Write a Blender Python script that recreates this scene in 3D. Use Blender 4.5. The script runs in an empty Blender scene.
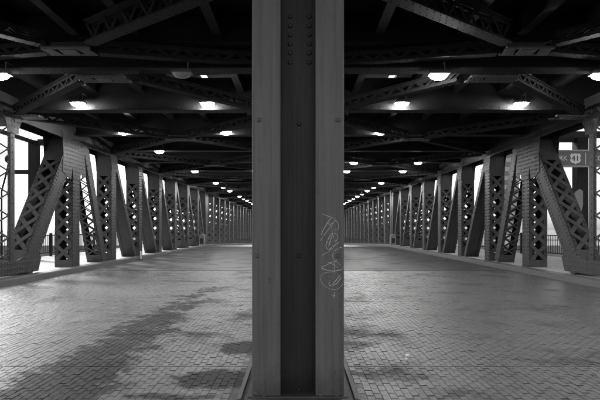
import bpy, math, random
from mathutils import Vector
random.seed(41)
R = math.radians
scene = bpy.context.scene
COL = scene.collection

# ------------------------------------------------------------------ camera
F, CX, CY, H = 480.0, 298.0, 229.0, 1.45        # focal length and vanishing point in photo pixels, eye height
cam_d = bpy.data.cameras.new('camera'); cam = bpy.data.objects.new('camera', cam_d); COL.objects.link(cam)
cam.location = (0, 0, H); cam.rotation_euler = (R(90), 0, 0)
cam_d.sensor_width = 36; cam_d.lens = F / 600 * 36
cam_d.shift_x = (300 - CX) / 600; cam_d.shift_y = (CY - 200) / 600
cam_d.clip_start = 0.05; cam_d.clip_end = 6000
scene.camera = cam

# ------------------------------------------------------------------ sky, sun, exposure
SUN = Vector((-1.0, 0.85, 0.82)).normalized()
w = bpy.data.worlds.new('World'); scene.world = w; w.use_nodes = True
wn = w.node_tree.nodes; wl = w.node_tree.links
sky = wn.new('ShaderNodeTexSky'); sky.sky_type = 'NISHITA'; sky.sun_disc = False
sky.sun_elevation = math.asin(SUN.z); sky.sun_rotation = math.atan2(SUN.x, SUN.y)
sky.air_density = 1.0; sky.dust_density = 2.0; sky.ozone_density = 0.5
bw = wn.new('ShaderNodeRGBToBW')                 # black-and-white photograph
wl.new(sky.outputs[0], bw.inputs[0]); wl.new(bw.outputs[0], wn['Background'].inputs[0])
wn['Background'].inputs[1].default_value = 0.15
sd = bpy.data.lights.new('sun', 'SUN'); sd.energy = 2.0; sd.angle = R(10); sd.color = (1, 1, 1)
so = bpy.data.objects.new('sun', sd); COL.objects.link(so)
so.rotation_euler = (-SUN).to_track_quat('-Z', 'Y').to_euler(); so.location = (-30, 10, 40)
vs = scene.view_settings
vs.view_transform = 'Standard'; vs.look = 'None'; vs.gamma = 1; vs.use_curve_mapping = False
vs.exposure = 1.25
scene.render.engine = 'CYCLES'
scene.cycles.max_bounces = 7; scene.cycles.diffuse_bounces = 4; scene.cycles.glossy_bounces = 3

# ------------------------------------------------------------------ materials
def mat(name, lo, hi, rough=(.5, .7), scale=6., bump=.15, bscale=60., stretch=(1, 1, 1), metallic=0., island=0., extra=None, spec=.5):
    m = bpy.data.materials.new(name); m.use_nodes = True
    nt = m.node_tree; n = nt.nodes; l = nt.links; p = n['Principled BSDF']
    geo = n.new('ShaderNodeNewGeometry')
    mp = n.new('ShaderNodeMapping'); mp.inputs['Scale'].default_value = stretch
    l.new(geo.outputs['Position'], mp.inputs[0])
    nz = n.new('ShaderNodeTexNoise'); nz.inputs['Scale'].default_value = scale; nz.inputs['Detail'].default_value = 8; nz.inputs['Roughness'].default_value = .65
    l.new(mp.outputs[0], nz.inputs['Vector'])
    cr = n.new('ShaderNodeMapRange'); cr.inputs['From Min'].default_value = .3; cr.inputs['From Max'].default_value = .7
    cr.inputs['To Min'].default_value = lo; cr.inputs['To Max'].default_value = hi
    l.new(nz.outputs['Fac'], cr.inputs['Value'])
    val = cr.outputs[0]
    if island:
        oi = n.new('ShaderNodeObjectInfo')
        ad = n.new('ShaderNodeMath'); ad.operation = 'ADD'; l.new(geo.outputs['Random Per Island'], ad.inputs[0]); l.new(oi.outputs['Random'], ad.inputs[1])
        fr = n.new('ShaderNodeMath'); fr.operation = 'FRACT'; l.new(ad.outputs[0], fr.inputs[0])
        mr = n.new('ShaderNodeMapRange'); mr.inputs['To Min'].default_value = 1 - island; mr.inputs['To Max'].default_value = 1 + island
        l.new(fr.outputs[0], mr.inputs['Value'])
        mu = n.new('ShaderNodeMath'); mu.operation = 'MULTIPLY'; l.new(val, mu.inputs[0]); l.new(mr.outputs[0], mu.inputs[1]); val = mu.outputs[0]
    stain = None
    if extra: val, stain = extra(n, l, geo, val)
    l.new(val, p.inputs['Base Color'])
    rr = n.new('ShaderNodeMapRange'); rr.inputs['From Min'].default_value = .3; rr.inputs['From Max'].default_value = .7
    rr.inputs['To Min'].default_value = rough[0]; rr.inputs['To Max'].default_value = rough[1]
    l.new(nz.outputs['Fac'], rr.inputs['Value']); 
    ro = rr.outputs[0]
    if stain:
        mx = n.new('ShaderNodeMapRange'); mx.inputs['From Min'].default_value = 1; mx.inputs['From Max'].default_value = .2; mx.inputs['To Max'].default_value = .72
        l.new(stain, mx.inputs['Value']); l.new(ro, mx.inputs['To Min']); ro = mx.outputs[0]
        sp = n.new('ShaderNodeMapRange'); sp.inputs['From Min'].default_value = 1; sp.inputs['From Max'].default_value = .2; sp.inputs['To Min'].default_value = spec; sp.inputs['To Max'].default_value = spec*.35
        l.new(stain, sp.inputs['Value']); l.new(sp.outputs[0], p.inputs['Specular IOR Level'])
    l.new(ro, p.inputs['Roughness'])
    p.inputs['Metallic'].default_value = metallic; p.inputs['Specular IOR Level'].default_value = spec
    if bump:
        nb = n.new('ShaderNodeTexNoise'); nb.inputs['Scale'].default_value = bscale; nb.inputs['Detail'].default_value = 5
        l.new(geo.outputs['Position'], nb.inputs['Vector'])
        b = n.new('ShaderNodeBump'); b.inputs['Strength'].default_value = bump; b.inputs['Distance'].default_value = .02
        l.new(nb.outputs['Fac'], b.inputs['Height']); l.new(b.outputs[0], p.inputs['Normal'])
    return m

def emit_mat(name, strength):
    m = bpy.data.materials.new(name); m.use_nodes = True
    p = m.node_tree.nodes['Principled BSDF']
    p.inputs['Base Color'].default_value = (.8, .8, .8, 1); p.inputs['Emission Color'].default_value = (1, 1, 1, 1)
    p.inputs['Emission Strength'].default_value = strength; p.inputs['Roughness'].default_value = .3
    return m

def stains_and_lane_shade(n, l, geo, val):
    # oil and dirt blotches with a shape of their own, heavier along the median kerb
    nz = n.new('ShaderNodeTexNoise'); nz.inputs['Scale'].default_value = .85; nz.inputs['Detail'].default_value = 6; nz.inputs['Roughness'].default_value = .6
    l.new(geo.outputs['Position'], nz.inputs['Vector'])
    sx = n.new('ShaderNodeSeparateXYZ'); l.new(geo.outputs['Position'], sx.inputs[0])
    ab = n.new('ShaderNodeMath'); ab.operation = 'ABSOLUTE'; l.new(sx.outputs['X'], ab.inputs[0])
    md = n.new('ShaderNodeMapRange'); md.interpolation_type = 'SMOOTHSTEP'
    md.inputs['From Min'].default_value = .4; md.inputs['From Max'].default_value = 1.7; md.inputs['To Min'].default_value = .06; md.inputs['To Max'].default_value = 0
    l.new(ab.outputs[0], md.inputs['Value'])
    s = n.new('ShaderNodeMath'); s.operation = 'ADD'; l.new(nz.outputs['Fac'], s.inputs[0]); l.new(md.outputs[0], s.inputs[1])
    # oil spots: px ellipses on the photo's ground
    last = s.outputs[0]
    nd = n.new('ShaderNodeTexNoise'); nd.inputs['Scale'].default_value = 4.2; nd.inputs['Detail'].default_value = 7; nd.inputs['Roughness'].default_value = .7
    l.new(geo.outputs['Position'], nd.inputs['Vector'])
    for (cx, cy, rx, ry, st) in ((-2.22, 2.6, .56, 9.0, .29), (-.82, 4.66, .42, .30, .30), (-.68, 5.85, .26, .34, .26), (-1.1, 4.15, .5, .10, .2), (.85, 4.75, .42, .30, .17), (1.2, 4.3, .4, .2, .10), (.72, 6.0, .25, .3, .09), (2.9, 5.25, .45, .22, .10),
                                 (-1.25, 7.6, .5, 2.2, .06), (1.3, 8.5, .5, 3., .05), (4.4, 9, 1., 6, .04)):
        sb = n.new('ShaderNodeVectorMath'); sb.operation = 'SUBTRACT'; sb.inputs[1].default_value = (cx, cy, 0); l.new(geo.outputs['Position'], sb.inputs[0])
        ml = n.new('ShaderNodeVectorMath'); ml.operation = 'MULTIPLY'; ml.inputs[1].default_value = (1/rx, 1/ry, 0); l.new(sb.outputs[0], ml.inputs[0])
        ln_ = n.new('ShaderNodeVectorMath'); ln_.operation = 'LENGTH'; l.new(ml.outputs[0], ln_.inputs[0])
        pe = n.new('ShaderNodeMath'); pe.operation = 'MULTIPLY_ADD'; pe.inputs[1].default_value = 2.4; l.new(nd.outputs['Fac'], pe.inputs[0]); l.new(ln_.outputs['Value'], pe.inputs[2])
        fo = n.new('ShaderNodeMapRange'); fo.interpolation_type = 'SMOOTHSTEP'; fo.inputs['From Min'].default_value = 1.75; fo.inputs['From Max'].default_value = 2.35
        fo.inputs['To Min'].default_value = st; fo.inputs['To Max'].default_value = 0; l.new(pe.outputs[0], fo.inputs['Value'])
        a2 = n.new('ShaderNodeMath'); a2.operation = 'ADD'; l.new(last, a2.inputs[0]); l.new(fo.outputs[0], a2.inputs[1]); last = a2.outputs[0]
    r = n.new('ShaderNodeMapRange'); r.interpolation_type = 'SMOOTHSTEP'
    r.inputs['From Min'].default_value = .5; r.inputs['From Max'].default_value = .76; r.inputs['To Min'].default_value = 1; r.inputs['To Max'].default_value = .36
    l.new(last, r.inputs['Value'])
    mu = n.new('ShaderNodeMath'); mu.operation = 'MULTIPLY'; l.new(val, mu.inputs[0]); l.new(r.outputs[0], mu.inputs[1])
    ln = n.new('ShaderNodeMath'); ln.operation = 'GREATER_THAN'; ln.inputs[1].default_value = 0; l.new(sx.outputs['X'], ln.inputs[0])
    lr = n.new('ShaderNodeMapRange'); lr.inputs['To Min'].default_value = 1; lr.inputs['To Max'].default_value = .66; l.new(ln.outputs[0], lr.inputs['Value'])  # right half darkened in colour, standing in for the weaker daylight there
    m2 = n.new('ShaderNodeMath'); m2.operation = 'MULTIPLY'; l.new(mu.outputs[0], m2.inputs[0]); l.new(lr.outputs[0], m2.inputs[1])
    return m2.outputs[0], r.outputs[0]

def weather(n, l, geo, val):
    # fine vertical streaks, chipped spots and splashed dirt low down on old paint
    def nz(sc, st, det=6):
        mp = n.new('ShaderNodeMapping'); mp.inputs['Scale'].default_value = st; l.new(geo.outputs['Position'], mp.inputs[0])
        t = n.new('ShaderNodeTexNoise'); t.inputs['Scale'].default_value = sc; t.inputs['Detail'].default_value = det; t.inputs['Roughness'].default_value = .7; l.new(mp.outputs[0], t.inputs['Vector']); return t.outputs['Fac']
    def rng(v, a, b, c, d):
        r = n.new('ShaderNodeMapRange'); r.interpolation_type = 'SMOOTHSTEP'
        for k, x in zip(('From Min', 'From Max', 'To Min', 'To Max'), (a, b, c, d)): r.inputs[k].default_value = x
        l.new(v, r.inputs['Value']); return r.outputs[0]
    def mul(a, b):
        m_ = n.new('ShaderNodeMath'); m_.operation = 'MULTIPLY'; l.new(a, m_.inputs[0]); l.new(b, m_.inputs[1]); return m_.outputs[0]
    k = mul(rng(nz(30, (1, 1, .03)), .35, .65, .86, 1.1), rng(nz(14, (1, 1, .6), 9), .62, .72, 1, .6))
    k = mul(k, rng(nz(38, (1, 1, 1), 4), .70, .76, 1, 1.5))
    sx = n.new('ShaderNodeSeparateXYZ'); l.new(geo.outputs['Position'], sx.inputs[0])
    ad = n.new('ShaderNodeMath'); ad.operation = 'MULTIPLY_ADD'; ad.inputs[1].default_value = -.5; l.new(nz(5, (1, 1, 1), 8), ad.inputs[0]); l.new(sx.outputs['Z'], ad.inputs[2])
    k = mul(k, rng(ad.outputs[0], -.25, .05, .62, 1))
    return mul(val, k), k
M = {}
M['truss'] = mat('truss_paint', .024, .046, (.38, .55), 3., .12, 40., (1, 1, .35), spec=.4, extra=weather)
M['lace'] = mat('lamplit_lacing_paint', .045, .08, (.4, .6), 4., .12, 40., (1, 1, .4), spec=.4)  # lighter than the truss: lamp light on the lattice put into the colour
M['rivet'] = mat('rivet_paint', .06, .10, (.35, .5), 5., 0)
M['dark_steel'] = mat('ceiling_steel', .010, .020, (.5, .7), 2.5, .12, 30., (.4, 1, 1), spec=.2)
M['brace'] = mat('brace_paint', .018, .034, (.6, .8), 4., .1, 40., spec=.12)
M['node'] = mat('lamplit_joint_paint', .05, .085, (.4, .6), 6., .1, 40.)  # lamp glow on the joints put into the colour, lighter than the braces
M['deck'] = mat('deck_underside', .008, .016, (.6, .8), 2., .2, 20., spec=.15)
M['column'] = mat('column_paint', .115, .17, (.42, .6), 3.4, .18, 38., (1, 1, .16), extra=weather)
M['web'] = mat('column_web_tone', .019, .028, (.5, .7), 2.6, .08, 55., (1, 1, .22), extra=weather)  # web toned far darker than the flanges
M['bolt'] = mat('bolt_paint', .09, .13, (.4, .6), 8., 0)
M['webbolt'] = mat('web_bolt_tone', .024, .034, (.4, .6), 8., 0)  # web bolts toned darker than the flange bolts
M['brick'] = mat('paving_brick', .05, .125, (.26, .42), 5., .4, 60., island=.16, extra=stains_and_lane_shade, spec=.7)
M['mortar'] = mat('joint_dirt', .045, .085, (.36, .58), 9., .3, 60., extra=stains_and_lane_shade)
M['asphalt'] = mat('asphalt', .03, .05, (.6, .8), 5., .6, 90., spec=.3)
M['leaf'] = mat('bridge_floor', .13, .24, (.28, .46), 2.2, .4, 30., (1, .25, 1), extra=stains_and_lane_shade)
M['seam'] = mat('joint_steel', .04, .08, (.4, .6), 5., .1)
M['kerb'] = mat('kerb_steel', .07, .12, (.4, .6), 3., .2, 30., (1, .3, 1))
M['median'] = mat('median_kerb', .09, .16, (.55, .75), 5., .3, 40.)
M['walk'] = mat('sidewalk_concrete', .38, .50, (.7, .85), 2., .2, 40.)
M['housing'] = mat('lamp_housing', .12, .18, (.35, .5), 8., .05)
M['glass'] = mat('unlit_refractor', .26, .36, (.15, .25), 8., 0)
M['lit'] = emit_mat('lit_refractor', 120.)
M['sign'] = mat('sign_panel', .09, .12, (.4, .5), 3., 0)
M['white'] = mat('sign_white', .70, .78, (.4, .5), 3., 0)
M['black'] = mat('sign_black', .02, .03, (.4, .5), 3., 0)
M['chalk'] = mat('graffiti_paint', .6, .8, (.6, .8), 30., 0)
M['cabinet'] = mat('cabinet_paint', .22, .30, (.4, .6), 4., .05)
M['conc'] = mat('building_concrete', .30, .42, (.7, .85), .4, .1, 8.)
M['pane'] = mat('building_glass', .06, .10, (.12, .2), 1., 0)
M['water'] = mat('river_water', .03, .05, (.08, .14), .2, .25, .8)
M['land'] = mat('bank_ground', .18, .30, (.8, .9), .3, .2, 4.)
M['litter'] = mat('paper', .85, .9, (.6, .7), 20., 0)

# ------------------------------------------------------------------ mesh helpers
ORG = {}
def V(*a): return Vector(a)
class MB:
    def __init__(s): s.v = []; s.f = []
    def axes(s, c, a, b, d):            # box from centre and three half-axes
        if a.cross(b).dot(d) < 0: a = -a
        i = len(s.v)
        for k in (-1, 1):
            for u, v in ((-1, -1), (1, -1), (1, 1), (-1, 1)): s.v.append(c + a * u + b * v + d * k)
        s.f += [(i+3, i+2, i+1, i), (i+4, i+5, i+6, i+7)] + [(i+q, i+(q+1) % 4, i+4+(q+1) % 4, i+4+q) for q in range(4)]
        return s
    def box(s, x0, x1, y0, y1, z0, z1):
        x0, x1 = min(x0, x1), max(x0, x1)
        return s.axes(V((x0+x1)/2, (y0+y1)/2, (z0+z1)/2), V((x1-x0)/2, 0, 0), V(0, (y1-y0)/2, 0), V(0, 0, (z1-z0)/2))
    def bar(s, p, q, w, t, side):       # flat bar p-q, width w along side, thickness t across
        d = (q - p); L = d.length; d /= L
        sd_ = side - d * side.dot(d); sd_.normalize(); n = d.cross(sd_)
        return s.axes((p + q) / 2, d * (L/2), sd_ * (w/2), n * (t/2))
    def prism(s, pts, ext):             # polygon extruded by vector
        i = len(s.v); k = len(pts)
        nrm = V(0, 0, 0)
        for j in range(k): nrm += pts[j].cross(pts[(j+1) % k])
        if nrm.dot(ext) < 0: pts = pts[::-1]
        s.v += [p.copy() for p in pts] + [p + ext for p in pts]
        s.f += [tuple(range(i+k-1, i-1, -1)), tuple(range(i+k, i+2*k))]
        s.f += [(i+j, i+(j+1) % k, i+k+(j+1) % k, i+k+j) for j in range(k)]
        return s
    def rivet(s, p, n, r=.016, hgt=.011, seg=6):
        n = n.normalized(); a = n.orthogonal().normalized(); b = n.cross(a); i = len(s.v)
        for rr, hh in ((r, 0), (r*.86, hgt*.6), (r*.45, hgt)):
            for q in range(seg):
                t = 2*math.pi*q/seg; s.v.append(p + a*math.cos(t)*rr + b*math.sin(t)*rr + n*hh)
        for ring in range(2):
            for q in range(seg):
                s.f.append((i+ring*seg+q, i+ring*seg+(q+1) % seg, i+(ring+1)*seg+(q+1) % seg, i+(ring+1)*seg+q))
        s.f.append(tuple(i+2*seg+q for q in range(seg)))
        return s
    def tube(s, pts, r, seg=8):
        for p, q in zip(pts, pts[1:]):
            d = (q-p).normalized(); a = d.orthogonal().normalized(); b = d.cross(a); i = len(s.v)
            for c in (p, q):
                for k in range(seg):
                    t = 2*math.pi*k/seg; s.v.append(c + a*math.cos(t)*r + b*math.sin(t)*r)
            s.f += [(i+k, i+(k+1) % seg, i+seg+(k+1) % seg, i+seg+k) for k in range(seg)]
            s.f += [tuple(range(i+seg-1, i-1, -1)), tuple(range(i+seg, i+2*seg))]
        return s
    def build(s, name, m, parent=None, origin=None, bevel=0):
        if origin is None:
            lo = [min(v[k] for v in s.v) for k in range(3)]; hi = [max(v[k] for v in s.v) for k in range(3)]
            origin = V((lo[0]+hi[0])/2, (lo[1]+hi[1])/2, lo[2])
        me = bpy.data.meshes.new(name); me.from_pydata([v - origin for v in s.v], [], s.f); me.update()
        me.materials.append(M[m])
        return link(name, me, origin, parent, bevel)
def link(name, me, origin, parent=None, bevel=0):
    o = bpy.data.objects.new(name, me); COL.objects.link(o)
    po = ORG[parent.name] if parent else V(0, 0, 0)
    o.location = origin - po; o.parent = parent; ORG[o.name] = origin.copy()
    if bevel:
        b = o.modifiers.new('bevel', 'BEVEL'); b.width = bevel; b.segments = 2; b.limit_method = 'ANGLE'
    return o
def thing(name, label, cat, loc, group=None):
    o = bpy.data.objects.new(name, None); COL.objects.link(o); o.empty_display_size = .1
    o.location = loc; ORG[o.name] = V(*loc); tag(o, label, cat, group); return o
def tag(o, label, cat, group=None):
    o['label'] = label; o['category'] = cat
    if group: o['group'] = group
    return o
def structure(o): o['kind'] = 'structure'; return o
def stuff(o): o['kind'] = 'stuff'; return o
def px(x, y, Y): return V((x - CX) / F * Y, Y, H + (CY - y) / F * Y)
def gpx(x, y, z=0.):
    Y = F * (H - z) / (y - CY); return V((x - CX) / F * Y, Y, z)

# ------------------------------------------------------------------ the setting
YA, PAN = 16.95, 3.46                       # truss node above the road joint, panel length
YM, FALL = 41.2, .028                      # bridge centre; the far leaf falls away
YE = YA + 26.3 * PAN                        # far end of the covered part
structure(MB().box(-3000, 3000, -3000, 3000, -7.2, -7.0).build('water', 'water'))
structure(MB().box(-900, 900, YE + .5, 2500, -6.9, -2.3).build('ground', 'land'))
structure(MB().box(-900, 900, -400, -9, -6.9, -.32).build('approach_ground', 'land'))
structure(MB().box(-7.43, 7.43, -9, 16.70, -.30, -.004).build('road', 'mortar'))
lf = structure(MB().box(-7.43, 7.43, 16.88, YM, -.30, -.006).build('bridge_floor', 'leaf'))
structure(MB().prism([V(-7.43, YM+.03, -.30), V(7.43, YM+.03, -.30), V(7.43, YM+.03, -.006), V(-7.43, YM+.03, -.006)], V(0, YE-YM, -FALL*(YE-YM))).build('far_bridge_floor', 'leaf'))
m = MB()
for yj in (16.72, 16.80): m.box(-7.4, 7.4, yj, yj + .06, -.2, .004)
m.build('expansion_joint', 'seam', lf)
# fine ribs of the bridge floor, across the road
m = MB(); y = 17.0
while y < 40: m.box(-7.4, 7.4, y, y + .035, -.0055, .0035); y += .30
stuff(m.build('floor_ribs', 'leaf', lf))
road = bpy.data.objects['road']
# paving bricks: long side along the road, seams every 1.51 m
def brick_mesh(name, L):
    mb = MB(); a, b = .0308, L/2
    mb.v = [V(x*a, y*b, -.03) for x, y in ((-1,-1),(1,-1),(1,1),(-1,1))] + [V(x*(a), y*(b), -.0025) for x, y in ((-1,-1),(1,-1),(1,1),(-1,1))] + [V(x*(a-.003), y*(b-.004), 0) for x, y in ((-1,-1),(1,-1),(1,1),(-1,1))]
    mb.f = [(8, 9, 10, 11)] + [(i, (i+1) % 4, 4+(i+1) % 4, 4+i) for i in range(4)] + [(4+i, 4+(i+1) % 4, 8+(i+1) % 4, 8+i) for i in range(4)]
    return mb
spots = []
SEAM0, SEAMP = 5.06, 1.51
ns = 7
for b in range(-1, 8):
    y0 = SEAM0 + SEAMP * b; y1 = min(y0 + SEAMP, 16.69)
    if y1 - y0 < .3: continue
    for c in range(224):
        x = -7.39 + .066 * (c + .5); st = .5 if c % 2 else 0
        yy = y0 + .012; pos = yy - st * .137
        while pos < y1 - .02:
            a_, b_ = max(pos, y0 + .012), min(pos + .1285, y1 - .012)
            if b_ - a_ > .05: spots.append((x + random.gauss(0, .0015), (a_+b_)/2, b_-a_))
            pos += .1351
spots = [s for s in spots if abs(s[0]) > .56]
def size_px(s):
    Y = s[1]; p = s[0] / Y * F + CX
    if p < 0 or p > 600 or H * F / Y + CY > 399: return 0
    return 1 / Y ** 3
spots.sort(key=lambda s: -size_px(s))
joined = {'brick': MB()}; cache = {}; own = 0
for x, y, L in spots:
    jx, jy = x + random.gauss(0, .05), y + random.gauss(0, .09)
    kind = 'brick'
    dz = max(-.0028, random.gauss(0, .0016))
    if own < 300:
        own += 1; k = (kind, round(L, 2))
        if k not in cache:
            mb = brick_mesh('brick', k[1]); me = bpy.data.meshes.new('brick'); me.from_pydata(mb.v, [], mb.f); me.materials.append(M[kind]); cache[k] = me
        o = link('brick', cache[k], V(x, y, dz), road)
        o.rotation_euler = (random.gauss(0, .007), random.gauss(0, .012), random.gauss(0, .008))
    else:
        mb = brick_mesh('b', L); bm_all = joined[kind]; n0 = len(bm_all.v); tx = random.gauss(0, .008); ty = random.gauss(0, .012)
        for v in mb.v: bm_all.v.append(V(x + v.x, y + v.y, dz + v.z + v.x * ty + v.y * tx))
        bm_all.f += [tuple(q + n0 for q in f) for f in mb.f]
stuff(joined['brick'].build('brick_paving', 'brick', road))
# kerbs, sidewalks
for s, side in ((-1, 'left'), (1, 'right')):
    mb = MB()
    pr = [V(s*7.40, -9, -.2), V(s*7.42, -9, .14), V(s*7.45, -9, .16), V(s*7.78, -9, .16), V(s*7.78, -9, -.2)]
    mb.prism(pr, V(0, YM + 9, 0)); structure(mb.build('kerb_' + side, 'kerb'))
    structure(MB().prism([p + V(0, YM + 9.02, 0) for p in pr], V(0, YE-YM, -FALL*(YE-YM))).build('far_kerb_' + side, 'kerb'))
    structure(MB().box(s*7.79, s*12.3, -9, YM, -.25, .12).build('sidewalk_' + side, 'walk'))
    structure(MB().prism([V(s*7.79, YM+.02, -.25), V(s*12.3, YM+.02, -.25), V(s*12.3, YM+.02, .12), V(s*7.79, YM+.02, .12)], V(0, YE-YM, -FALL*(YE-YM))).build('far_sidewalk_' + side, 'walk'))
mb = MB()
for s in (-1, 1):
    mb.prism([V(s*.53, 4.0, -.05), V(s*.515, 4.0, .03), V(s*.475, 4.0, .04), V(s*.475, 4.0, -.05)], V(0, YM - 4, 0))
md = structure(mb.build('median_kerb', 'median'))
structure(MB().box(-.474, .474, 4.0, YM, -.1, .02).build('median', 'median'))

# ------------------------------------------------------------------ upper deck
DZ = 5.75
mb = MB()
slots = [13.42, 17.75, 21.3, 24.8]
for s in (-1, 1):
    mb.box(s*2.78, s*9.6, -3, YE, DZ, DZ + .08)
    y = -3
    for q in slots: mb.box(s*2.56, s*2.78, y, q, DZ, DZ + .08); y = q + .85
    mb.box(s*2.56, s*2.78, y, YE, DZ, DZ + .08)
mb.box(-2.56, 2.56, -3, YE, DZ, DZ + .08)
structure(mb.build('upper_deck', 'deck'))
for x in (-7.0, -5.7, -4.4, -3.2, -1.6, 1.6, 3.2, 4.4, 5.7, 7.0):
    mb = MB(); mb.box(x-.012, x+.012, -3, YE, 5.30, 5.74); mb.box(x-.09, x+.09, -3, YE, 5.28, 5.298); 
    tag(mb.build('stringer', 'dark_steel'), 'long dark steel stringer under the deck, %s from the column on the %s' % ({1.6: 'first', 3.2: 'second', 4.4: 'third', 5.7: 'fourth', 7.0: 'fifth'}[abs(x)], 'left' if x < 0 else 'right'), 'beam', 'stringers under the upper deck')
for s, side in ((-1, 'left'), (1, 'right')):
    mb = MB(); mb.box(s*9.55, s*9.61, -3, YE, 5.2, 5.748); mb.box(s*9.40, s*9.70, -3, YE, 5.17, 5.199)
    tag(mb.build('edge_girder', 'dark_steel'), 'dark edge girder of the upper deck above the %s sidewalk' % side, 'girder')

BB = 4.75
beams = [6.57, 9.60] + [YA + PAN * k for k in range(-2, 27)]
ordn = ['first', 'second', 'third', 'fourth', 'fifth', 'sixth', 'seventh', 'eighth', 'ninth', 'tenth', 'eleventh', 'twelfth', 'thirteenth', 'fourteenth', 'fifteenth', 'sixteenth', 'seventeenth', 'eighteenth', 'nineteenth', 'twentieth', 'twenty-first', 'twenty-second', 'twenty-third', 'twenty-fourth', 'twenty-fifth', 'twenty-sixth', 'twenty-seventh', 'twenty-eighth', 'twenty-ninth', 'thirtieth', 'thirty-first', 'thirty-second']
for i, Y in enumerate(beams):
    BB = 5.15 if i == 1 else 4.75
    t = thing('floor_beam', '%s dark riveted cross beam overhead, counted from the near end' % ordn[i], 'beam', (0, Y, BB), 'floor beams of the upper deck')
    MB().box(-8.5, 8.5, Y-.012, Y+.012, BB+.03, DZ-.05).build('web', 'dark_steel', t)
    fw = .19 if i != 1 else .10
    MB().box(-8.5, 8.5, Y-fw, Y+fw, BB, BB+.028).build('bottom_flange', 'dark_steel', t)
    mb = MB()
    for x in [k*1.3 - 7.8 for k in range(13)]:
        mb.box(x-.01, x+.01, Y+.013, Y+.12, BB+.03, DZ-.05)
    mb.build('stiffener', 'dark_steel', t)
    if Y < 24:
        mb = MB()
        for k in range(80):
            for yy in (-.13, .13): mb.rivet(V(-8.2 + k*.21, Y + yy, BB), V(0, 0, -1), .018, .012)
            mb.rivet(V(-8.2 + k*.21, Y - .012, BB + .12), V(0, -1, 0), .018, .012)
        stuff(mb.build('rivets', 'dark_steel', t))

# ------------------------------------------------------------------ laced overhead braces
def brace(p0, p1, label, z0=4.42, dep=.27, wid=.20, holes=True):
    p = V(p0[0], p0[1], z0); q = V(p1[0], p1[1], z0); up = V(0, 0, 1)
    d = (q - p).normalized(); sd_ = d.cross(up)
    t = thing('lattice_brace', label, 'brace', tuple((p + q) / 2), 'lattice braces overhead')
    for k, nm in ((0, 'bottom_flange'), (dep, 'top_flange')):
        mb = MB(); o = up * k
        mb.bar(p + o, q + o, wid, .018, sd_)
        for e in (-1, 1): mb.bar(p + o + sd_*e*.055 + up*(.04 if k == 0 else -.04), q + o + sd_*e*.055 + up*(.04 if k == 0 else -.04), .014, .06, sd_)
        mb.build(nm, 'brace', t)
    L = (q - p).length; n = max(4, int(L / .25)); mb = MB()
    for e in (-1, 1):
        for i in range(n):
            a = p + d*(L*i/n) + sd_*e*.064 + up*(.03 if i % 2 else dep-.03); b = p + d*(L*(i+1)/n) + sd_*e*.064 + up*(dep-.03 if i % 2 else .03)
            mb.bar(a, b, .055, .010, up)
    mb.build('lacing', 'brace', t)
    if min(p.y, q.y) < 15:
        mb = MB()
        for i in range(int(L/.16)):
            for e in (-.075, .075): mb.rivet(p + d*(.08 + i*.16) + sd_*e - up*.009, -up, .014, .010)
        stuff(mb.build('rivets', 'brace', t))
    return t
def node(x, y, label, z0=4.40, hx=.85, hy=.17, n=16):
    t = thing('lattice_node', label, 'brace', (x, y, z0), 'lattice joints of the overhead braces')
    for e in (-1, 1): MB().box(x-hx, x+hx, y+e*hy-.045, y+e*hy+.045, z0-.012, z0+.025).build('chord', 'node', t)
    MB().box(x-.16, x+.16, y-hy+.046, y+hy-.046, z0-.02, z0-.002).build('gusset_plate', 'node', t)
    for i in range(n):
        xx = x - hx + 2*hx*(i+.5)/n
        if abs(xx - x) < .2: continue
        MB().bar(V(xx-.04, y-hy, z0-.016), V(xx+.04, y+hy, z0-.016), .045, .008, V(1, 0, 0)).build('lacing_bar', 'node', t)
    mb = MB()
    for i in range(18):
        for e in (-1, 1): mb.rivet(V(x-hx+.04+i*(2*hx-.08)/17, y+e*hy, z0-.012), V(0, 0, -1), .014, .010)
    stuff(mb.build('rivets', 'node', t))
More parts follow.
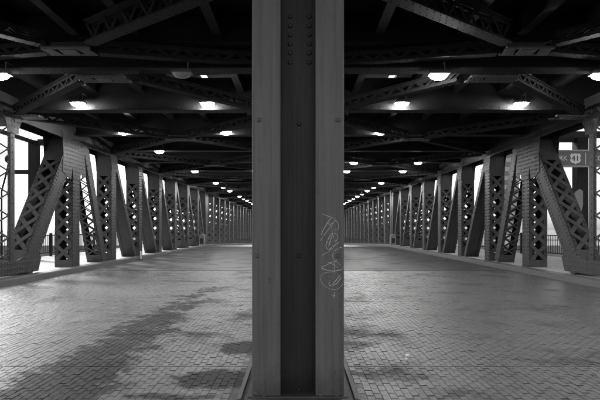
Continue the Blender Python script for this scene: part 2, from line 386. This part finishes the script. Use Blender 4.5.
for s, side in ((-1, 'left'), (1, 'right')):
    S = 'on the %s' % side
    nx, ny = 4.35, 9.15
    brace((s*(nx-.5), ny-.3), (s*.5, ny-2.7), 'deep lattice brace from the nearest joint up towards the column, %s' % S, 4.86, .40, .24)
    brace((s*(nx-.5), ny+.16), (s*.5, 9.98), 'shallow lattice brace from the nearest joint to the median, %s' % S, 4.84, .22)
    brace((s*(nx+.5), ny-.15), (s*7.9, 5.9), 'lattice brace from the nearest joint back to the truss, %s' % S, 4.90, .22)
    brace((s*(nx+.5), ny+.16), (s*7.9, 9.98), 'shallow lattice brace from the nearest joint out to the truss, %s' % S, 4.86, .22)
    node(s*nx, ny, 'riveted lattice joint nearest the camera overhead, %s' % S, 4.84, .45)
    node(s*4.05, 10.03, 'lattice joint under the third cross beam, %s' % S, 4.58, .5)
    brace((s*4.6, 10.2), (s*7.85, 13.3), 'lattice brace from the third cross beam out to the light truss post, %s' % S, 4.58, .25)
    brace((s*3.4, 10.2), (s*.6, 13.2), 'thin lattice brace from the third cross beam to the median, %s' % S, 4.58, .24)
    node(s*7.5, 13.35, 'bright laced bracket at the head of the light truss post, %s' % S, 4.55, .42, .20, 7)
    k = 0
    Y0 = YA - PAN
    while Y0 + 2*PAN < YE:
        yc = Y0 + PAN; far = ordn[k]
        node(s*4.15, yc, 'laced crossing of the %s overhead brace cross down the tunnel, %s' % (far, S), 4.60, .5)
        for (x1, y1, nm) in ((7.85, Y0+.2, 'near outer'), (.6, Y0+.2, 'near inner'), (7.85, Y0+2*PAN-.2, 'far outer'), (.6, Y0+2*PAN-.2, 'far inner')):
            e = 1 if x1 > 4 else -1; f_ = -1 if y1 < yc else 1
            brace((s*(4.15+.3*e), yc+.22*f_), (s*x1, y1), '%s arm of the %s overhead brace cross, %s' % (nm, far, S), 4.60, .25)
        Y0 += 2*PAN; k += 1
MB_ = MB().box(-.25, .25, 4.6, YE, 4.9, 5.7)
tag(MB_.build('median_girder', 'dark_steel'), 'dark steel girder over the median carrying the inner brace ends', 'girder')

# ------------------------------------------------------------------ side trusses
XI, XO, DEP = 7.83, 8.46, .52
def member(root, name, y0, z0, y1, z1, s, laced=True, own=False, dep=DEP, rv=0, batten0=.35, batten1=.7, pitch=.54, lab=None, xo=None, lw=.125, fl=.10, faces=(-1, 1), xi=None):
    XI_ = xi or XI
    xo = xo or XO
    d = V(0, y1-y0, z1-z0); L = d.length; d /= L; n = V(0, -d.z, d.y)          # n: towards the camera for upright members
    if n.y > 0: n = -n
    X = V(1, 0, 0)
    def P(t, x, k): return V(s*x, y0, z0) + d*t + n*k
    mb = MB()
    for x in (XI_+.011, xo-.011): mb.bar(P(0, x, 0), P(L, x, 0), dep, .022, n)
    for k in (-1, 1):
        for x in (XI_+.011+fl/2+.012, xo-.011-fl/2-.012): mb.bar(P(0, x, k*(dep/2-.012)), P(L, x, k*(dep/2-.012)), fl, .018, X)
    if not laced:
        mb.bar(P(0, (XI_+xo)/2, dep/2-.035), P(L, (XI_+xo)/2, dep/2-.035), xo-XI_-.05, .016, X)
    o = mb.build(name, 'truss', root)
    if lab: o['label'] = lab
    if laced:
        for k in faces:
            kk = k*(dep/2+.003)
            for a, b, nm in ((0, batten0, 'batten_plate'), (L-batten1, L, 'batten_plate')):
                if b > a: MB().bar(P(a, (XI_+xo)/2, kk), P(b, (XI_+xo)/2, kk), xo-XI_-.01, .014, X).build(nm, 'lace', o)
            t0, t1 = batten0, L-batten1; nn = max(2, round((t1-t0)/pitch)); pt = (t1-t0)/nn
            mj = MB(); proto = {}
            for i in range(nn):
                a, b = t0 + i*pt, t0 + (i+1)*pt
                for fl_ in (0, 1):
                    xa, xb = (XI_+.05, xo-.05) if fl_ == 0 else (xo-.05, XI_+.05)
                    off = k*(.004 + .011*fl_) + kk
                    if own and k == -1*(1) * (1 if n.y < 0 else -1) * -1:
                        if fl_ not in proto:
                            q = MB().bar(P(a, xa, off), P(b, xb, off), lw, .010, n.cross(P(b, xb, 0)-P(a, xa, 0)))
                            c = (P(a, xa, off)+P(b, xb, off))/2
                            ob = q.build('lacing_bar', 'lace', o, origin=c); proto[fl_] = ob.data
                        else: link('lacing_bar', proto[fl_], (P(a, xa, off)+P(b, xb, off))/2, o)
                    else: mj.bar(P(a, xa, off), P(b, xb, off), lw, .010, n.cross(P(b, xb, 0)-P(a, xa, 0)))
            if mj.v: stuff(mj.build('lacing', 'lace', o))
    if rv:
        mb = MB(); N = V(-s, 0, 0); st = .13 if rv > 1 else .2
        rows = (0,) if dep < .25 else (-dep/2+.05, -dep/2+.13, dep/2-.13, dep/2-.05) if rv > 1 else (-dep/2+.05, dep/2-.05)
        for i in range(int(L/st)):
            for k in rows: mb.rivet(P(.06+i*st, XI_, k), N, .026, .02)
        if laced:
            for i in range(int(L/.17)):
                for x in (XI_+.05, xo-.05): mb.rivet(P(.06+i*.17, x, dep/2+.012), n, .024, .018)
        stuff(mb.build('rivets', 'rivet', o))
    return o
def gusset(root, pts, s, rv=.11, name='gusset_plate', xs=None):
    xs = xs or (XI-.016, XO+.002)
    for j, x in enumerate(xs):
        o = MB().prism([V(s*x, y, z) for y, z in pts], V(s*.014, 0, 0)).build(name, 'truss', root)
        if j == 0 and rv:
            mb = MB(); ys = [p[0] for p in pts]; zs = [p[1] for p in pts]
            y = min(ys)+.05
            while y < max(ys):
                z = min(zs)+.05
                while z < max(zs):
                    ins = False
                    for a in range(len(pts)):
                        (ya, za), (yb, zb) = pts[a], pts[a-1]
                        if (za > z) != (zb > z) and y < (yb-ya)*(z-za)/(zb-za)+ya: ins = not ins
                    if ins and random.random() < .93: mb.rivet(V(s*(XI-.016), y, z), V(-s, 0, 0), .026, .014)
                    z += rv*1.15
                y += rv
            if mb.v: stuff(mb.build('rivets', 'rivet', o))
ZT, ZB = 4.74, .12
def curve_knee(yc, w, s, hz=.5):
    pts = [(yc-w, ZT)] + [(yc-w + (w-DEP/2)*math.sin(a), ZT-.12-hz*(1-math.cos(a))) for a in [R(15*i) for i in range(7)]]
    return pts + [(2*yc-y, z) for y, z in pts[::-1]]
for s, side in ((-1, 'left'), (1, 'right')):
    XI, XO = (7.83, 8.46) if s < 0 else (8.04, 8.67)
    t = thing('side_truss', 'heavy riveted lattice truss along the %s kerb, near bridge leaf' % side, 'truss', (s*8.1, 28., ZB), 'side trusses')
    # top chord
    mb = MB()
    for x in (XI+.012, XO-.012): mb.box(s*(x-.011), s*(x+.011), 9, 41, 4.50, 5.1)
    mb.box(s*(XI+.025), s*(XO-.025), 9, 41, 5.07, 5.09); mb.build('top_chord', 'truss', t)
    # light post Z
    yz = YA - PAN - .32
    zo = XI + 1.07
    lp = member(t, 'light_post', yz, .5, yz, ZT, s, True, True, .20, 1, .1, .5, .62, 'slender post with thin open lacing', zo, .05, .07, faces=(1,))
    pts = curve_knee(yz, .75, s, .55)
    gusset(t, pts, s, .13, xs=(XI-.016,))
    gusset(t, [(yz-2.2, .19), (yz-2.2, .58), (yz+.2, .58), (yz+1.05, .80), (yz+1.45, .60), (yz+1.28, .19)], s, .12)
    # node A with heavy gusset
    member(t, 'post', YA, ZB, YA, ZT, s, True, True, DEP, 2, .25, 1.2)
    member(t, 'diagonal', YA-PAN+.35, .22, YA-.1, ZT-.1, s, True, True, .60, 2, .55, 1.3)
    cur = [(YA-.95 + .25*(1-math.cos(R(15*i))) - .0, ZT - .2 - .75*math.sin(R(15*i))) for i in range(7)]
    gusset(t, [(YA-1.05, ZT)] + [(YA-1.05+.02*i+ (0), ZT-.15*i) for i in range(1, 6)] + [(YA-1.0, 3.35), (YA-.42, 3.15), (YA-.30, 3.6), (YA-.24, 3.2), (YA+.30, 3.2), (YA+.36, 3.55), (YA+.45, 3.25), (YA+.75, 3.4), (YA+.62, 4.1), (YA+.8, ZT)], s, .115)
    member(t, 'diagonal', YA+.72, ZT-.1, YA+2.5, .16, s, True, True, .40, 1, .45, .35, .36, None, XO, .05)
    for k in range(1, 7):
        Y = YA + PAN*k
        member(t, 'post', Y, ZB, Y, ZT-.02, s, True, k <= 2, DEP, 2 if k < 3 else (1 if k < 5 else 0), .3, 1.05)
        gusset(t, curve_knee(Y, .62, s, .75), s, .11 if k < 4 else 0)
        if k < 6: member(t, 'diagonal', Y+.08, ZT-.1, Y+PAN-.72, .16, s, k >= 4, False, .22 if k < 4 else .26, 1 if k < 2 else 0)
        else: member(t, 'diagonal', Y+.08, ZT-.1, Y+PAN-.75, .16, s, True, False, .26)
    # solid plate post at the leaf joint
    Y = 41.05
    mb = MB(); mb.prism([V(s*(XI-.03), Y-.75, ZT-.02), V(s*(XI-.03), Y+.1, ZT-.02), V(s*(XI-.03), Y+.1, ZB), V(s*(XI-.03), Y-.25, ZB)], V(s*.7, 0, 0))
    o = mb.build('leaf_end_post', 'truss', t); o['label'] = 'solid smooth plate post at the joint between the leaves'
    # far leaf
    t = thing('side_truss', 'distant lattice truss along the %s kerb, far bridge leaf' % side, 'truss', (s*8.1, 58., ZB), 'side trusses')
    mb = MB()
    for x in (XI+.012, XO-.012): mb.box(s*(x-.011), s*(x+.011), 41.3, YE, 4.50, 5.1)
    mb.box(s*(XI+.025), s*(XO-.025), 41.3, YE, 5.07, 5.09); mb.build('top_chord', 'truss', t)
    MB().prism([V(s*(XI-.03), Y+.25, ZT-.02), V(s*(XI-.03), Y+.75, ZT-.02), V(s*(XI-.03), Y+.5, ZB), V(s*(XI-.03), Y+.25, ZB)], V(s*.7, 0, 0)).build('leaf_end_post', 'truss', t)
    for k in range(8, 27):
        Yk = YA + PAN*k - .1
        zf = ZB - FALL*(Yk-YM)
        member(t, 'post', Yk, zf, Yk, ZT-.02, s, True, False, DEP, 0, .3, .9, .6, None, None, .185)
        if k > 8: member(t, 'diagonal', Yk-.4, ZT-.1, Yk-PAN+.9, zf+.1, s, True, False, .40, xi=XI+.24)
        gusset(t, curve_knee(Yk, .62, s, .75), s, 0)

# ------------------------------------------------------------------ centre column
YC = 4.09
col = thing('median_column', 'big grey riveted steel column standing on the median, dark recessed centre', 'column', (0, YC + .4, 0))
hw, hg = 46/F*YC, 17.6/F*YC
for s in (-1, 1):
    MB().box(s*hg, s*hw, YC, YC+.82, .0, 5.2).build('flange', 'column', col, bevel=.006)
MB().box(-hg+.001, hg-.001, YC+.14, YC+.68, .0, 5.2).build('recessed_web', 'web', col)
MB().box(-.43, .43, YC-.03, YC+.86, -.02, .03).build('base_plate', 'column', col, bevel=.006)
def dome(name, x, y, m_, r, Yf):
    p = px(x, y, Yf); MB().rivet(p, V(0, -1, 0), r, r*.75, 12).build(name, m_, col)
for y in (16.5, 26, 35, 44, 53, 62.5):
    for x in (290.2, 309.2): dome('rivet', x, y, 'webbolt', .022, YC+.14)
for x, y in ((299, 124), (299, 256), (299, 389)): dome('rivet', x, y, 'webbolt', .020, YC+.14)
for x, y in ((259, 120), (338, 120), (257, 256), (338, 256), (256, 393.5), (264, 396.5), (320.5, 394.5), (337, 396)): dome('rivet', x, y, 'bolt', .021, YC)
# scratched graffiti tag on the right flange
strokes = []
def Z1(*p): strokes.append([(312 + x/8.88, 205 + y/8.88) for x, y in p])
def Z2(*p): strokes.append([(312 + x/7.27, 245 + y/7.27) for x, y in p])
Z1((88,78),(140,98),(205,122)); Z1((165,118),(130,170),(100,220),(82,265)); Z1((150,175),(185,160),(208,138),(228,160),(235,200),(222,222),(195,220))
Z1((140,160),(172,188),(182,250),(194,290),(212,335)); Z1((205,140),(150,210),(110,265),(75,315))
Z1((180,250),(142,305),(124,365),(148,396),(195,362),(240,330)); Z1((195,250),(222,262),(226,295),(212,325)); Z1((183,265),(165,310),(148,365))
Z2((70,75),(130,42),(170,0)); Z2((215,15),(170,38),(150,70),(156,110)); Z2((110,122),(150,140),(192,166)); Z2((180,110),(120,138),(70,165),(100,180),(160,190),(215,178))
Z2((125,128),(180,122),(222,168)); Z2((160,130),(166,212)); Z2((165,195),(95,203),(62,232),(74,280),(118,314),(170,325),(200,310),(222,285)); Z2((205,218),(180,250),(150,290),(178,282),(212,236)); Z2((130,258),(124,288),(146,300))
Z2((140,362),(180,372)); Z2((165,345),(158,385))
mb = MB()
def smooth(pts, n=5):
    out = []
    for i in range(len(pts)-1):
        p0, p1, p2, p3 = pts[max(i-1, 0)], pts[i], pts[i+1], pts[min(i+2, len(pts)-1)]
        for k in range(n):
            t = k/n
            out.append(tuple(.5*(2*p1[c] + (p2[c]-p0[c])*t + (2*p0[c]-5*p1[c]+4*p2[c]-p3[c])*t*t + (3*p1[c]-p0[c]-3*p2[c]+p3[c])*t**3) for c in (0, 1)))
    return out + [pts[-1]]
for st in strokes:
    q = [px(x, y, YC - .002) for x, y in smooth(st)]
    wv = random.uniform(.0030, .0045)
    for a, b in zip(q, q[1:]):
        wv = min(.0058, max(.0022, wv*random.uniform(.85, 1.18)))
        if (b-a).length > 1e-4 and random.random() > .04: mb.bar(a, b + (b-a)*.15, wv, .0016, V(0, 1, 0).cross(b-a))
o = mb.build('graffiti', 'chalk', col); o['label'] = 'pale scrawled graffiti tag on the right flange'

# ------------------------------------------------------------------ lamps on the beams
def text_mesh(body, size, name):
    cu = bpy.data.curves.new(name, 'FONT'); cu.body = body; cu.size = size; cu.align_x = 'CENTER'; cu.align_y = 'CENTER'; cu.extrude = .004
    ob = bpy.data.objects.new(name, cu); COL.objects.link(ob)
    me = bpy.data.meshes.new_from_object(ob.evaluated_get(bpy.context.evaluated_depsgraph_get()))
    bpy.data.objects.remove(ob); bpy.data.curves.remove(cu); return me
def frustum(mb, x, y, z0, z1, a0, b0, a1, b1):
    i = len(mb.v)
    for z, a, b in ((z0, a0, b0), (z1, a1, b1)):
        for u, v in ((-1,-1),(1,-1),(1,1),(-1,1)): mb.v.append(V(x+u*a, y+v*b, z))
    mb.f += [(i+3, i+2, i+1, i), (i+4, i+5, i+6, i+7)] + [(i+q, i+(q+1) % 4, i+4+(q+1) % 4, i+4+q) for q in range(4)]
def oval(mb, x, y, z0, z1, a0, b0, a1, b1, seg=16, caps=True):
    i = len(mb.v)
    for z, a, b in ((z0, a0, b0), (z1, a1, b1)):
        for q in range(seg):
            t = 2*math.pi*q/seg; c_, s_ = math.cos(t), math.sin(t)
            mb.v.append(V(x + a*math.copysign(abs(c_)**.7, c_), y + b*math.copysign(abs(s_)**.7, s_), z))
    mb.f += [(i+q, i+(q+1) % seg, i+seg+(q+1) % seg, i+seg+q) for q in range(seg)]
    mb.f += [tuple(range(i+seg-1, i-1, -1)), tuple(range(i+seg, i+2*seg))]
def lamp(x, Yb, label, lit=True, dz=0., s=1.):
    y = Yb - .27; z = 4.88 + dz
    t = thing('ceiling_lamp', label, 'lamp', (x, y, z), 'lamps under the cross beams')
    mb = MB(); frustum(mb, x, y, z+.034, z+.10, .205*s, .12*s, .18*s, .10*s); mb.build('housing', 'housing', t, bevel=.008)
    mb = MB(); oval(mb, x, y, z-.01, z+.033, .165*s, .092*s, .19*s, .105*s); oval(mb, x, y, z-.04, z-.0105, .13*s, .074*s, .165*s, .092*s); oval(mb, x, y, z-.06, z-.0405, .07*s, .04*s, .13*s, .074*s); mb.build('refractor', 'lit' if lit else 'glass', t)
    MB().box(x-.05, x+.05, y+.05, Yb-.013, z+.126, z+.16).build('bracket', 'housing', t)
    for e in (-1, 1): MB().box(x+e*.15-.012, x+e*.15+.012, y-.105, y-.085, z+.03, z+.09).build('latch', 'housing', t)
    MB().tube([V(x+.12, y, z+.12), V(x+.12, y, z+.3), V(x+.12, y+.25, z+.3)], .011).build('conduit', 'housing', t)
def beam_at(Y): return min(beams, key=lambda b: abs(b - .30 - Y))
rows = {('left', 'outer'): (-6.06, [10, 13.1, 16.6, 20.1, 27.0, 34, 37.5, 41, 47.7, 51.5, 55, 58.5, 62, 65.5, 69, 72, 76, 79, 83]),
        ('left', 'inner'): (-2.5, [13.1, 16.6, 27.0]),
        ('right', 'outer'): (6.15, [10, 13.1, 23.5, 27, 34, 37.5, 41, 44.4, 48, 51.5, 55, 58.5, 62, 65.5, 69, 72, 76, 79]),
        ('right', 'inner'): (2.86, [10, 13.1, 16.6, 23.5, 27])}
for (side, row), (x, ys) in rows.items():
    for i, Y in enumerate(ys):
        yb = beam_at(Y); dz = -.33 if yb < 11 else (0 if yb < 15 else (-.1 if yb < 18 else -.2))
        where = '%s lit lamp of the %s row %s the column' % (ordn[i], row, ('left of' if side == 'left' else 'right of'))
        lamp(x * (.96 if yb > 18 else 1), yb, where, True, dz)
lamp(-2.36, beams[2], 'unlit grey box lamp on the third cross beam left of the column', False, -.30)

# ------------------------------------------------------------------ things outside the trusses
for s, side in ((-1, 'left'), (1, 'right')):
    t = thing('railing', 'thin steel picket railing along the outer edge of the %s sidewalk' % side, 'railing', (s*12.1, 30, .12))
    for z in (.28, 1.12): MB().box(s*12.08, s*12.12, -9, YM, z, z+.05).build('rail', 'dark_steel', t); MB().prism([V(s*12.08, YM, z), V(s*12.12, YM, z), V(s*12.12, YM, z+.05), V(s*12.08, YM, z+.05)], V(0, YE-YM, -FALL*(YE-YM))).build('rail', 'dark_steel', t)
    mb = MB(); y = -9
    while y < YE: f_ = FALL*max(0, y-YM); mb.box(s*12.09, s*12.11, y, y+.02, .33-f_, 1.12-f_); y += .16
    stuff(mb.build('pickets', 'dark_steel', t))
    for k in range(50):
        y = -9 + k*2.5
        if y < YE: MB().box(s*12.05, s*12.15, y-.05, y+.05, .12-FALL*max(0, y-YM), 1.25-FALL*max(0, y-YM)).build('post', 'dark_steel', t)
# left outer frame
t = thing('steel_gantry', 'dark steel post with a crossbar outside the left truss', 'frame', (-11.2, 20.4, .12))
MB().box(-11.37, -11.03, 20.2, 20.55, .12, 5.2).build('post', 'dark_steel', t, bevel=.01)
MB().box(-12.0, -11.38, 20.28, 20.46, 3.78, 3.96).build('crossbar', 'dark_steel', t)
MB().box(-11.27, -11.12, 6, 20.19, 5.05, 5.2).build('eave_beam', 'dark_steel', t)
MB().box(-11.0, -9.62, 20.25, 20.5, 5.0, 5.25).build('outrigger', 'dark_steel', t)
# round lamp head seen through the left lacing
t = thing('signal_head', 'small dark round-headed signal on a bracket beyond the left truss', 'signal', (-11.95, 19.6, 3.9))
mb = MB()
for k in range(8):
    a0, a1 = math.pi*k/8 - math.pi/2, math.pi*(k+1)/8 - math.pi/2
    c = px(9, 159, 19.6); i = len(mb.v); sg = 14
    for a in (a0, a1):
        for q in range(sg):
            b = 2*math.pi*q/sg; mb.v.append(c + V(.17*math.cos(a)*math.cos(b), .17*math.cos(a)*math.sin(b), .19*math.sin(a)))
    mb.f += [(i+q, i+(q+1) % sg, i+sg+(q+1) % sg, i+sg+q) for q in range(sg)]
mb.build('lamp_globe', 'dark_steel', t)
MB().tube([c + V(-.02, 0, -.15), c + V(-.1, 0, -.55), V(-12.1, 19.6, 3.0), V(-12.1, 19.6, .12)], .04).build('bracket', 'dark_steel', t)
# right: road sign with shield
YS = 18.5
t = thing('road_sign', 'long grey overhead road sign with a route 41 shield beyond the right truss', 'sign', (10.8, YS, 3.9))
a, b = px(536, 151.5, YS), px(612, 165.5, YS)
MB().box(a.x, b.x, YS, YS+.04, b.z, a.z).build('panel', 'sign', t)
for z in (a.z+.004, b.z-.064): MB().box(a.x, b.x, YS-.03, YS+.05, z, z+.06).build('border_rail', 'conc', t)
MB().box(px(585.5, 0, YS).x-.012, px(585.5, 0, YS).x+.012, YS-.006, YS-.001, b.z+.04, a.z-.05).build('divider', 'white', t)
c = px(575.3, 158.4, YS)
sh = [(-.20, .25), (-.11, .21), (0, .25), (.11, .21), (.20, .25), (.265, .12), (.22, .02), (.26, -.10), (.20, -.20), (.08, -.23), (0, -.29), (-.08, -.23), (-.20, -.20), (-.26, -.10), (-.22, .02), (-.265, .12)]
so_ = MB().prism([V(c.x+x*.8, YS-.012, c.z+z*.8) for x, z in sh], V(0, .010, 0)).build('route_shield', 'white', t)
def put_text(body, size, x, z, m_, yy):
    me = text_mesh(body, size, 'lettering'); me.materials.clear(); me.materials.append(M[m_])
    o = bpy.data.objects.new('lettering', me); COL.objects.link(o); o.parent = t
    o.location = V(x, yy, z) - ORG[t.name]; o.rotation_euler = (R(90), 0, 0)
put_text('41', .31, c.x, c.z-.01, 'black', YS-.017)
put_text('RK', .26, px(563.2, 0, YS).x, c.z, 'white', YS-.006)
put_text('CO', .26, px(598.0, 0, YS).x, c.z, 'white', YS-.006)
for x in (9.75, 11.5): MB().box(x-.04, x+.04, YS+.06, YS+.14, b.z, 5.3).build('hanger', 'dark_steel', t)
MB().box(9.62, 12.2, YS+.141, YS+.30, 5.0, 5.25).build('outrigger', 'dark_steel', t)
# right outer post with rounded bracket plate
t = thing('outer_post', 'dark post with a grey round-topped plate outside the right truss', 'post', (11.6, 19.5, .12))
MB().box(11.3, 11.75, 19.4, 19.8, .12, 5.2).build('post', 'dark_steel', t, bevel=.01)
MB().box(9.62, 11.29, 19.5, 19.7, 5.0, 5.25).build('outrigger', 'dark_steel', t)
e = [(569, 216), (572, 203), (576, 192), (580, 189), (583, 191), (583, 205), (579, 222), (572, 238)]
MB().prism([px(x, y, 19.3) for x, y in e], V(0, .08, 0)).build('bracket_plate', 'cabinet', t)
# cabinets at the truss foot
for s, X, Y, lab in ((-1, -7.62, 38.0, 'small grey metal cabinet with a dark opening at the foot of the left truss'), (1, 7.62, 38.4, 'small grey metal cabinet with a dark opening at the foot of the right truss')):
    t = thing('cabinet', lab, 'cabinet', (X, Y, .19))
    MB().box(X-.22, X+.22, Y, Y+.35, .19, .95).build('body', 'cabinet', t, bevel=.01)
    MB().box(X-.13, X+.13, Y-.012, Y-.001, .30, .72).build('opening_shade', 'black', t)  # black panel standing in for the shade inside the opening
    MB().prism([V(X-.25, Y-.03, .952), V(X+.25, Y-.03, .952), V(X+.25, Y-.03, .98), V(X, Y-.03, 1.03), V(X-.25, Y-.03, .98)], V(0, .41, 0)).build('cap', 'cabinet', t)
p = px(396, 214, 39.5)
t = thing('round_sign', 'small pale round sign on the solid plate post at the right', 'sign', (7.76, p.y, p.z))
mb = MB().tube([V(7.76, 39.9, p.z), V(7.76, 39.92, p.z)], .15, 18); mb.build('disc', 'cabinet', t)
MB().box(7.74, 7.78, 39.93, 40.0, .2, p.z+.1).build('stem', 'dark_steel', t)
# slim white marker post at left kerb
g = px(141.3, 262.5, 22.4)
t = thing('marker_post', 'slim pale marker post standing on the left kerb', 'post', (-7.35, 22.4, 0))
MB().tube([V(-7.33, 22.4, 0), V(-7.33, 22.4, .42)], .035, 10).build('tube', 'white', t)
MB().tube([V(-7.33, 22.4, 0), V(-7.33, 22.4, .03)], .09, 10).build('base', 'dark_steel', t)
# scraps of paper on the right lane
for x, y, lab in ((407, 357, 'larger of two white paper scraps on the right lane'), (406.2, 360.6, 'smaller of two white paper scraps on the right lane')):
    q = gpx(x, y); r = .024 if 'larger' in lab else .018
    mb = MB().prism([V(q.x + r*k*math.cos(a), q.y + 1.6*r*k*math.sin(a), .008) for k, a in ((1.2, .2), (.8, 1.1), (1.1, 2.2), (.7, 3.3), (1.2, 4.2), (.9, 5.3))], V(.003, .002, .016))
    tag(mb.build('paper_scrap', 'litter'), lab, 'litter', 'scraps of litter')
# buildings beyond the river on the right, and on the far bank
def tower(x, y, wx, wy, h_, floors, cols, label):
    t = thing('apartment_building', label, 'building', (x, y, -.4), 'far buildings')
    MB().box(x-wx/2, x+wx/2, y, y+wy, -.4, h_).build('wall', 'conc', t)
    fh = h_/floors
    for f_ in range(floors):
        MB().box(x-wx/2+.8, x+wx/2-.8, y-.12, y-.01, f_*fh+fh*.35, f_*fh+fh*.85).build('window_band', 'pane', t)
        MB().box(x-wx/2-.121, x-wx/2-.01, y+1, y+wy-1, f_*fh+fh*.35, f_*fh+fh*.85).build('window_band', 'pane', t)
    MB().box(x-wx/2-.3, x+wx/2+.3, y-.3, y+wy+.3, h_+.01, h_+.8).build('roof', 'conc', t)
tower(73, 165, 6, 20, 28, 9, 5, 'pale banded apartment block beyond the right truss')
